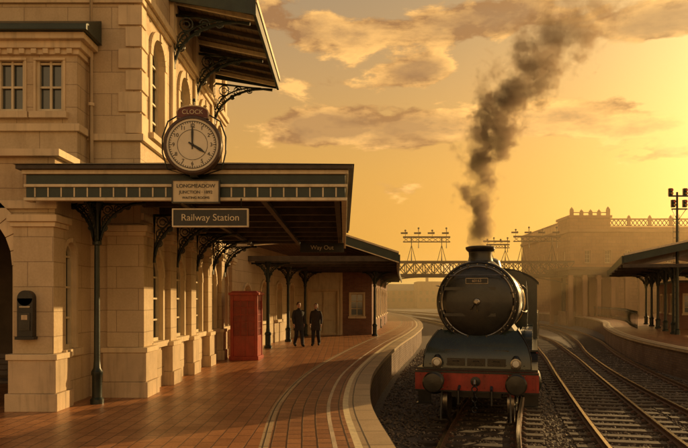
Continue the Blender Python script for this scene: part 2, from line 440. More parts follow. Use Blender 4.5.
def pier(x0,x1,y0,y1,ztop=3.3):
    m.box(x0-.10,x1+.10,y0-.10,y1+.10,0,.30,PLINTH)
    m.box(x0-.06,x1+.06,y0-.06,y1+.06,.303,.86,PLINTH)
    m.box(x0-.09,x1+.09,y0-.09,y1+.09,.863,.96,TRIM)
    m.box(x0,x1,y0,y1,.963,ztop-.2,STONE)
    m.box(x0-.04,x1+.04,y0-.04,y1+.04,ztop-.2,ztop-.12,TRIM)
    m.box(x0-.08,x1+.08,y0-.08,y1+.08,ztop-.117,ztop,TRIM)
pier(-5.56,-4.88,11.26,11.75)
pier(-9.04,-7.86,11.26,11.5)
pier(-4.55,-3.84,12.86,13.5)
for y in(15.04,17.05,19.12,21.18,23.2): pier(XW-.1,XW+.13,y-.27,y+.27)
m.box(-14,XL+.05,11.34,11.397,3.42,3.56,TRIM)
m.box(XW+.003,XW+.06,13.0,23.6,3.42,3.56,TRIM)
m.done('trim',SB,bevel=.008)
m=MB()
PX=-4.86
m.tube([(PX,12.88,4.5),(PX,12.88,12.8)],.045,TRIM,10)
for z in(5.6,6.9,8.3,9.7): m.lathe((PX,12.88,z),(0,0,1),[(.06,0),(.06,.06)],TRIM,10)
m.done('drain_pipe',SB)
# upper awning
m=MB()
A0,A1=15.1,20.4; xo=-2.05
m.add([(XW+.01,A0,8.95),(xo,A0,8.55),(xo,A1,8.55),(XW+.01,A1,8.95),(XW+.01,A0,8.80),(xo,A0,8.40),(xo,A1,8.40),(XW+.01,A1,8.80)],[(0,1,2,3),(4,7,6,5),(1,2,6,5),(0,1,5,4),(3,2,6,7)],BOARDS)
m.box(xo+.003,xo+.07,A0-.05,A1+.05,8.28,8.62,GREENP); m.box(xo+.073,xo+.1,A0-.08,A1+.08,8.55,8.68,CREAM)
for y in(A0,A1):
    m.hexa([Vector((XW+.02,y-.04,8.6)),Vector((xo,y-.04,8.3)),Vector((xo,y+.0,8.3)),Vector((XW+.02,y+.0,8.6))],[Vector((XW+.02,y-.04,9.02)),Vector((xo,y-.04,8.62)),Vector((xo,y,8.62)),Vector((XW+.02,y,9.02))],GREENP)
for k in range(9):
    y=A0+.3+k*.59; m.beam((XW+.02,y,8.73),(xo,y,8.34),.07,.1,CREAM if k%4==0 else DARKW)
def scroll(m,o,ux,size,drop,mat,r=.025):
    o=Vector(o);ux=Vector(ux).normalized();Z=Vector((0,0,1))
    L=size
    m.tube([o-Z*.02,o+ux*L-Z*.02],r*1.2,mat); m.tube([o,o-Z*drop],r*1.2,mat)
    arc=[o+ux*(L*(1-math.cos(rad(t))))*1+ -Z*drop*(1-math.sin(rad(t))) for t in range(0,91,9)]
    m.tube(arc,r*1.15,mat)
    arc=[o+ux*(L*(1-math.cos(rad(t)))*.80)+ -Z*(drop*.80*(1-math.sin(rad(t)))) for t in range(0,91,9)]
    m.tube(arc,r*.7,mat)
    ax=ux.cross(Z)
    for a,b,R in((.16,.16,.12),(.40,.13,.10),(.13,.40,.10),(.60,.09,.065),(.09,.60,.065),(.30,.30,.05)):
        R=R*min(L,drop)
        m.ring(o+ux*a*L-Z*b*drop,ax,R,r*.6,mat,12,5); m.ring(o+ux*a*L-Z*b*drop,ax,R*.5,r*.5,mat,10,5)
    for t in(20,35,50,65,78):
        p=o+ux*(L*(1-math.cos(rad(t))))-Z*drop*(1-math.sin(rad(t))); q=o+ux*(L*(1-math.cos(rad(t))))*.6-Z*drop*(1-math.sin(rad(t)))*.6
        m.tube([p,q],r*.55,mat,5)
for y in(A0+.25,A1-.2,(A0+A1)/2): scroll(m,(XW+.06,y,8.42),(1,0,-.12),1.75,1.25,IRON,.03)
m.done('upper_awning',SB)

# ---------------------------------------------------------------- canopy 1
C1=empty('platform_canopy'); m=MB()
x0,x1,y0,y1=-5.22,.02,11.0,21.2
for (z0,z1,d,mt) in((3.50,3.55,.03,CREAM),(3.553,3.72,.0,GREENP),(3.723,3.77,.03,CREAM),(3.773,3.93,.0,GREENP),(3.933,4.0,.05,CREAM),(4.003,4.07,.12,DARKW)):
    m.box(x0-d,x1+d,y0-d,y0+.06,z0,z1,mt)
    m.box(x1-.06,x1+d,y0+.063,y1+d,z0,z1,mt)
    if d<.1: m.box(x0-d,x0+.05,y0+.063,11.25,z0,z1,mt)
n=24
for i in range(n):
    x=x0+.15+(x1-x0-.3)*i/(n-1); m.box(x-.012,x+.012,y0-.012,y0-.002,3.56,3.715,CREAM)
zr=4.42; R=[(x0-.15,y0-.15,4.075),(x1+.15,y0-.15,4.075),(x1+.15,y1+.15,4.075),(x0-.15,y1+.15,4.075),(-2.6,y0+1.4,zr),(-2.6,y1-1.4,zr)]
m.add(R,[(0,1,4),(1,2,5,4),(2,3,5),(3,0,4,5),(0,3,2,1)],SLATE)
m.box(XL+.4,x1-.07,y0+.07,y1,3.86,3.90,BOARDS)
for k in range(9):
    y=y0+.7+k*1.2
    xs=XL+.2 if y<12.8 else XW+.08
    m.box(xs,x1-.07,y-.06,y+.06,3.66,3.855,DARKW)
for x in(-2.9,-1.4,-.12): m.box(x-.05,x+.05,y0+.065,y1,3.58,3.655,DARKW)
m.done('roof',C1,bevel=.004)
def column(m,x,y,zt,r=.065,mat=IRON):
    m.lathe((x,y,0),(0,0,1),[(r*2.2,0),(r*2.2,.08),(r*1.6,.12),(r*1.6,.5),(r*1.9,.53),(r*1.9,.58),(r*1.2,.64),(r,.8),(r*.85,zt-.8),(r*1.3,zt-.78),(r*1.3,zt-.72),(r*.9,zt-.7),(r*.95,zt-.25),(r*1.7,zt-.12),(r*2.0,zt-.08),(r*2.0,zt)],mat,16)
m=MB(); cx,cy=-4.46,12.1
column(m,cx,cy,3.65,.055)
scroll(m,(cx+.06,cy,3.62),(1,0,0),.82,.75,IRON,.022); scroll(m,(cx-.06,cy,3.62),(-1,0,0),.62,.75,IRON,.022)
scroll(m,(cx,cy-.06,3.62),(0,-1,0),.8,.7,IRON,.022)
m.box(cx-.7,cx+.9,cy-.05,cy+.05,3.655,3.74,IRON)
for y in(13.18,15.04,17.05,19.12,21.0):
    scroll(m,(XW+.22,y,3.55),(1,0,0),1.0,.95,IRON,.026)
m.done('columns_and_brackets',C1)

# ---------------------------------------------------------------- clock
K=empty('station_clock',(-2.41,10.72,4.34)); m=MB()
m.lathe((0,.10,0),(0,-1,0),[(.40,0),(.46,.01),(.47,.05),(.47,.16),(.455,.185),(.42,.19),(.415,.165)],pmat('clock_rim',(.06,.03,.018),.3,8,.35,.1),48)
m.lathe((0,-.055,0),(0,-1,0),[(.414,0),(.414,.012)],FACEW,48)
m.ring((0,-.07,0),(0,1,0),.375,.006,BLACK,48,5); m.ring((0,-.07,0),(0,1,0),.24,.004,BLACK,48,5)
for i in range(60):
    a=rad(i*6); l=.03 if i%5 else .05
    d=Vector((math.sin(a),0,math.cos(a))); m.beam(d*(.375-l)+Vector((0,-.071,0)),d*.372+Vector((0,-.071,0)),.008,.008,BLACK)
def hand(ang,L,w):
    a=rad(ang); d=Vector((math.sin(a),0,math.cos(a))); s=Vector((d.z,0,-d.x)); o=Vector((0,-.082,0))
    pts=[o-d*.07-s*w*.5,o-d*.07+s*w*.5,o+d*L*.6+s*w,o+d*L,o+d*L*.6-s*w]
    m.add(pts+[p+Vector((0,.008,0)) for p in pts],[(0,1,2,3,4),(9,8,7,6,5)]+[(i,(i+1)%5,(i+1)%5+5,i+5) for i in range(5)],BLACK)
hand(0,.33,.018); hand(122,.25,.024); m.lathe((0,-.078,0),(0,-1,0),[(.025,0),(.02,.015)],BLACK,16)
pts=[(-.25,.42),(.25,.42),(.25,.52)]+[(.25*math.cos(rad(t)),.52+.10*math.sin(rad(t))) for t in range(15,180,15)]+[(-.25,.52)]
nn_=len(pts); PL=pmat('clock_crest_paint',(.12,.03,.02),.3,6,.5,.1)
m.add([(x,-.06,z) for x,z in pts]+[(x,.04,z) for x,z in pts],[tuple(range(nn_)),tuple(range(nn_,2*nn_))[::-1]]+[(i,(i+1)%nn_,(i+1)%nn_+nn_,i+nn_) for i in range(nn_)],PL)
m.tube([(x,-.065,z) for x,z in pts],.010,CREAM,6,True)
m.box(-.06,.06,.02,.10,-.49,-.44,IRON); m.box(-.06,.06,.10,.28,-.497,-.44,IRON) 
for sx in(-1,1): m.tube([(sx*.06,.16,-.47),(sx*.44,.08,-.36),(sx*.51,.05,-.1),(sx*.51,.05,.15),(sx*.42,.05,.40),(sx*.25,.05,.50)],.013,IRON)
m.tube([(0,.05,.6),(0,.05,.72)],.015,IRON); m.sphere((0,.05,.74),.03,IRON,10,6)
m.done('clock_body',K)
rom=['12','1','2','3','4','5','6','7','8','9','10','11']
for i,s in enumerate(rom):
    a=rad(i*30); text(s,'numeral_'+s,.085,BLACK,(math.sin(a)*.30,-.072,math.cos(a)*.30),K,ext=.002)
text('CLOCK','crest_text',.10,CREAM,(0,-.064,.52),K)

# signs
S=empty('station_name_sign',(-2.40,10.88,3.63)); m=MB()
m.box(-.37,.37,-.03,.03,-.17,.17,CREAM); 
for a,b,c,d in((-.39,.39,.17,.19),(-.39,.39,-.19,-.17)): m.box(a,b,-.045,.03,c,d,BLACK)
m.box(-.39,-.37,-.045,.03,-.17,.17,BLACK); m.box(.37,.39,-.045,.03,-.17,.17,BLACK)
m.done('board',S); text('LONGMEADOW','line_1',.085,BLACK,(0,-.034,.085),S); text('JUNCTION · 1892','line_2',.07,BLACK,(0,-.034,-.015),S); text('WAITING ROOMS','line_3',.055,BLACK,(0,-.034,-.105),S)
S=empty('hanging_sign',(-2.18,10.95,3.21)); m=MB()
m.box(-.60,.60,-.03,.03,-.13,.13,BLACK)
for a,b,c,d in((-.62,.62,.13,.15),(-.62,.62,-.15,-.13)): m.box(a,b,-.045,.045,c,d,CREAM)
m.box(-.62,-.60,-.045,.045,-.13,.13,CREAM); m.box(.60,.62,-.045,.045,-.13,.13,CREAM)
for x in(-.5,.5): m.tube([(x,0,.15),(x,0,.32)],.012,IRON)
m.done('board',S); text('Railway Station','lettering',.155,CREAM,(0,-.034,-.0),S)
S=empty('hanging_sign',(-.62,19.0,3.35)); m=MB()
m.box(-.62,.62,-.03,.03,-.13,.13,BLACK); m.tube([(-.5,0,.12),(-.5,0,.3)],.012,IRON); m.tube([(.5,0,.12),(.5,0,.3)],.012,IRON)
m.done('board',S); text('Way Out','lettering',.17,CREAM,(0,-.034,0),S)

S=empty('wall_post_box',(-5.30,11.12,1.62)); m=MB()
m.box(-.13,.13,0,.15,-.36,.28,BLACK); m.lathe((0,.15,.28),(0,-1,0),[(.13,0),(.13,.15)],BLACK,24)
m.box(-.16,.16,-.02,.12,-.41,-.36,BLACK); m.box(-.09,.09,-.012,.0,.12,.15,STEEL); m.box(-.09,.09,-.015,.0,-.26,.04,LOCOK); m.box(-.05,.05,-.02,-.014,-.08,.0,PLINTH)
m.done('box_body',S,bevel=.01)
S=empty('waiting_bench',(-6.15,11.75,0)); m=MB()
for k in range(5): m.box(-.75,.75,-.2+k*.1,-.12+k*.1,.44,.47,DARKW)
for k in range(4): m.box(-.75,.75,.30+k*.02,.33+k*.02,.52+k*.1,.60+k*.1,DARKW)
for x in(-.65,.65):
    m.tube([(x,-.2,0),(x,-.18,.44),(x,.28,.44),(x,.36,.95)],.02,IRON); m.tube([(x,.3,0),(x,.26,.44)],.02,IRON); m.tube([(x,-.2,.44),(x,-.18,.66),(x,.3,.66)],.018,IRON); m.ring((x,.03,.2),(1,0,0),.15,.012,IRON,14,5)
m.done('bench_frame',S)

# red kiosk
S=empty('telephone_kiosk',(-3.08,21.2,0),rad(-4)); m=MB()
m.box(-.46,.46,-.44,.44,0,.12,REDP); 
for sx in(-1,1):
    for sy in(-1,1): m.box(min(sx*.43,sx*.33),max(sx*.43,sx*.33),min(sy*.41,sy*.31),max(sy*.41,sy*.31),.12,2.02,REDP)
m.box(-.33,.33,-.395,-.36,.12,.75,REDP); m.box(.375,.41,-.31,.31,.12,.75,REDP); m.box(-.41,-.375,-.31,.31,.12,2.0,REDP); m.box(-.33,.33,.36,.39,.12,2.0,REDP)
DR=pmat('dark_red_paint',(.22,.02,.014),.3,5,.4,.1,dirt=.5)
m.box(-.33,.33,-.375,-.36,.75,1.85,DR); m.box(.37,.385,-.31,.31,.75,1.85,DR)
for k in range(1,3): m.box(-.33+.22*k-.012,-.33+.22*k+.012,-.395,-.376,.75,1.85,REDP); m.box(.386,.402,-.31+.207*k-.012,-.31+.207*k+.012,.75,1.85,REDP)
for k in range(6):
    z=.75+k*.22; m.box(-.33,.33,-.392,-.3765,z-.012,z+.012,REDP); m.box(.3865,.4,-.31,.31,z-.012,z+.012,REDP)
m.box(-.33,.33,-.40,-.36,1.86,2.02,REDP); m.box(.36,.41,-.31,.31,1.86,2.02,REDP)
m.box(-.48,.48,-.46,.46,2.02,2.1,REDP); m.hexa([Vector(p) for p in((-.44,-.42,2.1),(.44,-.42,2.1),(.44,.42,2.1),(-.44,.42,2.1))],[Vector(p) for p in((-.38,-.36,2.15),(.38,-.36,2.15),(.38,.36,2.15),(-.38,.36,2.15))],REDP)
m.done('kiosk_body',S,bevel=.006)

# ---------------------------------------------------------------- annex building + canopy 2
AN=empty('station_annex'); m=MB()
a=Vector((-3.95,23.6)); b_=Vector((-2.1,36.0)); d=(b_-a).normalized(); nrm=Vector((d.y,-d.x))
def PA(u,v,n):
    p=a+d*u-nrm*n; return (p.x,p.y,v)
L=(b_-a).length
wall(m,PA,0,L,0,4.0,[dict(c=1.8,w=.9,sill=.05,spring=2.1,rise=.3),dict(c=4.3,w=1,sill=1,spring=2.3,rise=.3),dict(c=6.8,w=1,sill=1,spring=2.3,rise=.3),dict(c=9.3,w=1,sill=1,spring=2.3,rise=.3)],STONE,ring=.12)
wall(m,FY(36),-2.1,-.15,0,4.0,[dict(c=-1.1,w=1.5,sill=.02,spring=2.35,rise=0,rows=3)],CREAM,ring=.1,glass=CREAM,frame=TRIM,depth=.15)
wall(m,FY(36),-.15,1.5,0,4.0,[dict(c=.7,w=.7,sill=1.0,spring=2.2,rise=0,rows=3)],BRICK,ring=.08)
a2=Vector((1.5,36)); b2=Vector((3.6,56)); d2=(b2-a2).normalized(); n2=Vector((d2.y,-d2.x))
def PB(u,v,n):
    p=a2+d2*u-n2*n; return (p.x,p.y,v)
wall(m,PB,0,(b2-a2).length,0,4.0,[dict(c=2+i*2.6,w=1,sill=.9,spring=2.2,rise=.3) for i in range(7)],BRICK,ring=.12)
m.box(-9,3.55,56,56.3,0,4,BRICK)
m.box(-.2,-.08,35.94,35.997,0,3.6,TRIM)
m.done('walls',AN)
C2=empty('platform_canopy'); m=MB()
ribf=spline([(2.0,25.5),(3.0,38),(4.7,56)])
def rib(y): return ribf(y)
ys=[25.5+i*1.0 for i in range(0,31)]
top=[];
for y in ys:
    xe=rib(y); top.append([(-6,y,4.05),(xe-2.6,y,4.5),(xe+.08,y,3.62)])
vs=[p for r in top for p in r]; fs=[]
for i in range(len(ys)-1):
    for k in range(2): fs.append((3*i+k,3*i+k+1,3*i+k+4,3*i+k+3))
m.add(vs,fs,SLATE); m.add([(x,y,z-.12) for x,y,z in vs],fs,BOARDS)
for i in range(len(ys)-1):
    p,q=top[i][2],top[i+1][2]
    m.hexa([Vector((p[0],p[1],3.3)),Vector((p[0]+.06,p[1],3.3)),Vector((q[0]+.06,q[1]-.002,3.3)),Vector((q[0],q[1]-.002,3.3))],[Vector((p[0],p[1],3.6)),Vector((p[0]+.06,p[1],3.6)),Vector((q[0]+.06,q[1]-.002,3.6)),Vector((q[0],q[1]-.002,3.6))],GREENP)
r=top[0]
for k in range(2):
    p,q=Vector(r[k]),Vector(r[k+1]); Z=Vector((0,0,1)); Y=Vector((0,-.06,0))
    m.hexa([p-Z*.3,q-Z*.3,q-Z*.3+Y,p-Z*.3+Y],[p+Z*.02,q+Z*.02,q+Z*.02+Y,p+Z*.02+Y],GREENP)
    m.hexa([p+Z*.023,q+Z*.023,q+Z*.023+Y*2,p+Z*.023+Y*2],[p+Z*.09,q+Z*.09,q+Z*.09+Y*2,p+Z*.09+Y*2],CREAM)
    m.hexa([p-Z*.34,q-Z*.34,q-Z*.34+Y*1.5,p-Z*.34+Y*1.5],[p-Z*.303,q-Z*.303,q-Z*.303+Y*1.5,p-Z*.303+Y*1.5],CREAM)
m.box(-6,2.0,25.52,25.62,3.35,3.55,DARKW)
for k in range(14):
    y=26.5+k*2.1; xe=rib(y); m.beam((xe-2.6,y,4.3),(xe,y,3.45),.09,.12,DARKW); m.box(xe-6,xe-.05,y-.05,y+.05,3.3,3.4,DARKW)
m.done('roof',C2)
m=MB()
for x,y in((-2.95,26.0),(-2.5,30.0),(-2.0,34.5),(1.6,34.8),(1.75,39.5),(2.4,45),(3.0,51)):
    column(m,x,y,3.35,.07)
    scroll(m,(x+.05,y,3.3),(1,0,0),.8,.7,IRON,.025); scroll(m,(x-.05,y,3.3),(-1,0,0),.6,.7,IRON,.025)
m.done('columns',C2)

# ---------------------------------------------------------------- locomotive
LA=rad(-16.0); LO=empty('steam_locomotive',(2.95,15.0,-.95),LA); m=MB()
m.box(-.55,.55,.1,9.8,.62,1.18,BLACK)
m.box(-1.36,1.36,-.06,.08,.76,1.22,LOCOR)
m.box(-1.36,1.36,-.085,-.063,1.18,1.225,BLACK); m.box(-1.36,1.36,-.085,-.063,.755,.79,BLACK)
for x in(-1.25,-.62,-.2,.2,.62,1.25):
    for z in(.86,1.12): m.lathe((x,-.06,z),(0,-1,0),[(.018,0),(.012,.016)],LOCOR,8)
for sx in(-.89,.89):
    m.lathe((sx,-.06,1.0),(0,-1,0),[(.2,0),(.2,.04),(.13,.06),(.13,.28),(.095,.29),(.095,.42)],BLACK,20)
    m.lathe((sx,-.48,1.0),(0,-1,0),[(.05,-.03),(.225,0),(.23,.03),(.2,.055),(.0,.07)],LOCOK,28)
    for dx in(-.17,.17):
        for dz in(-.15,.15): m.lathe((sx+dx,-.09,1.0+dz),(0,-1,0),[(.02,0),(.015,.02)],STEEL,8)
m.lathe((0,-.06,1.0),(0,-1,0),[(.11,0),(.11,.03),(.05,.04),(.05,.16)],BLACK,14)
m.tube([(0,-.2,1.02),(0,-.3,1.05),(0,-.34,.98),(0,-.28,.92)],.028,STEEL)
for k in range(5): m.ring((0,-.30+.01*k,.86-k*.115),((1,0,0) if k%2 else (0,1,0)),.06,.018,BLACK,12,6)
m.tube([(.35,-.1,.9),(.36,-.22,.8),(.36,-.24,.5)],.03,BLACK); m.tube([(-.35,-.1,.9),(-.36,-.22,.8),(-.36,-.24,.5)],.03,BLACK)
for sx in(-.75,.75): m.beam((sx,.0,.75),(sx*1.02,-.12,.12),.12,.03,BLACK)
for sx in(-1.2,1.2):
    m.box(sx-.15,sx+.15,.3,.34,.4,1.2,BLACK); m.box(sx-.17,sx+.17,.15,.34,.42,.45,BLACK); m.box(sx-.17,sx+.17,.15,.34,.75,.78,BLACK)
m.box(-1.34,1.34,.083,2.4,1.225,1.275,BLACK); 
for sx in(-1,1):
    a,b=sorted((sx*.9,sx*1.34)); m.box(a,b,2.4,8.2,1.5,1.55,BLACK); a,b=sorted((sx*1.30,sx*1.34)); m.box(a,b,2.4,8.2,1.40,1.497,LOCOR)
    m.hexa([Vector((sx*.9,2.2,1.27)),Vector((sx*1.34,2.2,1.27)),Vector((sx*1.34,2.5,1.5)),Vector((sx*.9,2.5,1.5))],[Vector((sx*.9,2.2,1.31)),Vector((sx*1.34,2.2,1.31)),Vector((sx*1.34,2.5,1.55)),Vector((sx*.9,2.5,1.55))],BLACK)
prof=[(.12,1.20,1.28),(.15,1.18,1.55),(.24,1.12,1.78),(.38,1.02,1.96),(.50,.90,2.12)]
vs=[];
for y,w,z in prof: vs+=[(-w,y,z),(-w*.5,y-.03,z),(w*.5,y-.03,z),(w,y,z)]
fs=[(4*i+k,4*i+k+1,4*i+k+5,4*i+k+4) for i in range(4) for k in range(3)]
m.add(vs,fs,LOCOG)
for i in range(17):
    x=-1.05+i*.131
    m.lathe((x,.10-.025,1.36),(0,-1,0),[(.014,0),(.01,.012)],LOCOG,6)
for sx in(-1,1):
    ring=[(sx*w,y,z) for y,w,z in prof]+[(sx*.88,2.4,2.12),(sx*1.18,2.4,1.28)]
    m.add(ring,[tuple(range(len(ring)))],LOCOG)
    m.tube([(sx*w*1.005,y-.01,z) for y,w,z in prof],.018,LOCOK)
for x in(-.45,0,.45):
    m.box(x-.2,x+.2,.075,.115,1.33,1.5,LOCOK); m.tube([(x-.07,.06,1.44),(x+.07,.06,1.44)],.01,STEEL)
for sx in(-.55,.55):
    m.box(sx-.16,sx+.16,.17,.22,1.66,1.69,LOCOK)
m.hexa([Vector(p) for p in((-.88,.5,2.05),(.88,.5,2.05),(.88,2.4,2.05),(-.88,2.4,2.05))],[Vector(p) for p in((-.7,.52,2.3),(.7,.52,2.3),(.7,2.4,2.3),(-.7,2.4,2.3))],LOCOG)
ZC=2.78
m.lathe((0,.42,ZC),(0,1,0),[(.88,0),(.94,.03),(.95,.08),(.95,1.95),(.96,1.97),(.96,2.05)],LOCOK,56)
m.lathe((0,.42,ZC),(0,-1,0),[(.80,0),(.80,.02),(.775,.045),(.70,.075),(.5,.125),(.25,.155),(.0,.165)],LOCOK,56)
m.ring((0,.405,ZC),(0,1,0),.815,.022,STEEL,56,8)
m.ring((0,.41,ZC),(0,1,0),.90,.014,LOCOK,56,6)
for i in range(28):
    a=2*math.pi*i/28; m.lathe((.868*math.cos(a),.425,ZC+.868*math.sin(a)),(0,-1,0),[(.016,0),(.012,.018)],STEEL,6)
for i in range(12):
    a=2*math.pi*(i+.5)/12; c_=(.79*math.cos(a),.375,ZC+.79*math.sin(a)); m.beam(c_,(.89*math.cos(a),.375,ZC+.89*math.sin(a)),.035,.035,LOCOK)
for dz in(-.3,.3): 
    m.box(-.74,.42,.285,.315,ZC+dz-.035,ZC+dz+.035,LOCOK); m.lathe((-.80,.36,ZC+dz-.08),(0,0,1),[(.035,0),(.035,.16)],LOCOK,10)
m.lathe((0,.27,ZC),(0,-1,0),[(.09,0),(.07,.04),(.04,.05),(.04,.14)],STEEL,16)
m.tube([(0,.16,ZC),(.02,.15,ZC-.24)],.016,STEEL); m.tube([(0,.19,ZC),(-.13,.18,ZC-.18)],.016,STEEL)
m.box(-.24,.24,.25,.30,ZC+.42,ZC+.53,BLACK); m.box(-.25,.25,.262,.305,ZC+.41,ZC+.54,STEEL)
m.tube([(-.62,.27,ZC+.58),(-.6,.22,ZC+.60),(.6,.22,ZC+.60),(.62,.27,ZC+.58)],.014,STEEL)
m.lathe((0,1.3,ZC+.84),(0,0,1),[(.46,0),(.40,.06),(.30,.14),(.275,.26),(.285,.36),(.33,.40),(.355,.44),(.355,.48),(.30,.50),(.25,.47),(.24,.30)],LOCOK,36)
m.lathe((0,2.46,ZC),(0,1,0),[(.90,0),(.90,.4),(.97,4.2),(.97,4.3)],LOCOG,56)
for y,r in((2.5,.912),(3.4,.925),(4.3,.942),(5.2,.957),(6.1,.972)): m.lathe((0,y,ZC),(0,1,0),[(r,0),(r+.006,.01),(r+.006,.05),(r,.06)],BRASS if y in(2.5,6.1) else BLACK,56)
m.lathe((0,4.4,ZC+.86),(0,0,1),[(.46,0),(.36,.08),(.33,.2),(.30,.30),(.2,.37),(.0,.40)],LOCOG,28)
m.lathe((0,6.9,ZC+.95),(0,0,1),[(.16,0),(.16,.12),(.08,.14),(.08,.26),(.0,.28)],BRASS,16)
for sx in(-1,1):
    x=sx*.99; m.tube([(x,.75,ZC+.38),(x,7.9,ZC+.40)],.016,STEEL)
    for k in range(7): m.tube([(sx*.88,.9+k*1.15,ZC+.36),(x,.9+k*1.15,ZC+.385)],.014,STEEL)
    m.tube([(sx*.93,2.5,ZC-.25),(sx*1.0,4,ZC-.3),(sx*1.02,7.8,ZC-.3)],.03,BLACK if sx>0 else BRASS)
    for yc in(3.4,5.4,7.35):
        arc=[(yc-.95*math.cos(math.pi*i/12),1.06+.98*math.sin(math.pi*i/12)) for i in range(13)]
        arc=[(y,max(z,1.5)) for y,z in arc]
        A=[(sx*.90,y,z) for y,z in arc];B=[(sx*1.2,y,z) for y,z in arc]
        m.add(A+B,[(i,i+1,i+14,i+13) for i in range(12)]+[tuple(range(13,26))],LOCOG)
sec=[(-1.0,1.4),(-1.05,2.6),(-1.0,3.45),(-.88,3.68),(-.6,3.76),(.6,3.76),(.88,3.68),(1.0,3.45),(1.05,2.6),(1.0,1.4)]
m.add([(x,6.3,z-.02) for x,z in sec]+[(x,8.3,z-.08) for x,z in sec],[tuple(range(10)),tuple(range(10,20))]+[(i,(i+1)%10,(i+1)%10+10,i+10) for i in range(10)],LOCOG)
m.box(-1.33,-1.29,8.0,10.1,1.25,3.0,LOCOG); m.box(1.29,1.33,8.0,10.1,1.25,3.0,LOCOG)
for sx in(-1,1):
    a,b=sorted((sx*1.29,sx*1.33))
    m.box(a,b,8.0,8.35,3.0,3.4,LOCOG); m.box(a,b,9.0,9.15,3.0,3.4,LOCOG)
    a,b=sorted((sx*1.02,sx*1.29)); m.box(a,b,8.0,8.04,1.25,3.4,LOCOG)
arc=[(1.40*math.sin(rad(t)),3.36+.50*(math.cos(rad(t))-math.cos(rad(62)))/(1-math.cos(rad(62)))) for t in np.linspace(-62,62,17)]
arc=[(x*1.12,z) for x,z in arc]
m.add([(x,7.85,z) for x,z in arc]+[(x,10.4,z) for x,z in arc]+[(x,7.85,z+.05) for x,z in arc]+[(x,10.4,z+.05) for x,z in arc],
 [(i,i+1,i+18,i+17) for i in range(16)]+[(34+i,34+i+1,34+i+18,34+i+17) for i in range(16)]+[(i,i+1,i+35,i+34) for i in range(16)],BLACK)
m.add([(x,8.02,z) for x,z in arc]+[(1.2,8.02,3.3),(-1.2,8.02,3.3)],[tuple(range(19))],LOCOG)
m.box(-1.3,1.3,10.0,10.04,1.25,2.4,LOCOG)
for sx in(-1,1):
    m.lathe((sx*1.08,.95,.88),(0,1,0),[(.30,0),(.34,.03),(.34,1.12),(.30,1.15)],LOCOG,24)
    m.lathe((sx*1.08,.93,.88),(0,-1,0),[(.25,0),(.2,.04),(.06,.06),(.06,.14)],STEEL,20)
    m.lathe((sx*1.05,.98,1.2),(0,1,0),[(.16,0),(.16,1.1)],LOCOG,16)
    m.box(min(sx*.55,sx*1.0),max(sx*.55,sx*1.0),1.0,2.05,.75,1.25,BLACK)
def wheel(x,y,r,sp,mt=LOCOG):
    s=1 if x>0 else -1
    m.lathe((x-.065*s,y,r),(s,0,0),[(r+.03,-.02),(r+.03,.01),(r,.012),(r,.13),(r-.07,.13),(r-.08,.10),(r-.08,.0)],STEEL,36)
    m.lathe((x,y,r),(s,0,0),[(.14,-.06),(.14,.10),(.08,.12)],mt,16)
    for i in range(sp):
        a=2*math.pi*i/sp; m.beam((x+.01*s,y+.1*math.cos(a),r+.1*math.sin(a)),(x+.01*s,y+(r-.06)*math.cos(a),r+(r-.06)*math.sin(a)),.045,.07,mt)
for s in(-.76,.76):
    wheel(s,.75,.46,10); wheel(s,2.45,.46,10)
    for y in(3.55,5.45,7.35): wheel(s,y,.92,16)
for sx in(-1,1):
    m.beam((sx*1.0,3.55,.70),(sx*1.0,7.35,.70),.06,.12,STEEL); m.beam((sx*1.08,2.1,.88),(sx*1.08,5.45,.70),.06,.11,STEEL)
for sx in(-.87,.87):
    m.box(sx-.10,sx+.10,-.0,.2,1.275,1.50,LOCOK); m.lathe((sx,.0,1.41),(0,-1,0),[(.115,0),(.115,.04),(.085,.045),(.08,.025)],STEEL,20)
    m.lathe((sx,-.02,1.41),(0,-1,0),[(.085,0),(.07,.02),(.0,.03)],LAMPW,20); m.lathe((sx,.1,1.50),(0,0,1),[(.09,0),(.06,.06),(.03,.08)],LOCOK,12)
m.done('engine_body',LO,bevel=.006)
text('60163','smokebox_number',.085,PLINTH,(0,.247,ZC+.475),LO)
m=MB()
m.box(-1.25,1.25,0,4.4,.85,1.2,BLACK); m.box(-1.28,1.28,0,4.4,1.2,2.35,LOCOG)
m.hexa([Vector(p) for p in((-1.28,0,2.35),(1.28,0,2.35),(1.28,4.4,2.35),(-1.28,4.4,2.35))],[Vector(p) for p in((-1.05,0,2.55),(1.05,0,2.55),(1.05,4.4,2.55),(-1.05,4.4,2.55))],LOCOG)
for k in range(60): m.sphere((random.uniform(-.8,.8),random.uniform(.3,3.6),2.5+random.uniform(-.05,.2)),random.uniform(.12,.25),COAL,6,4)
for y in(.7,2.2,3.7):
    for s in(-.76,.76): wheel(s,y,.6,10)
to=m.done('tender',LO,bevel=.008); to.location=(.06,10.5,0); to.rotation_euler=(0,0,rad(-1.0))

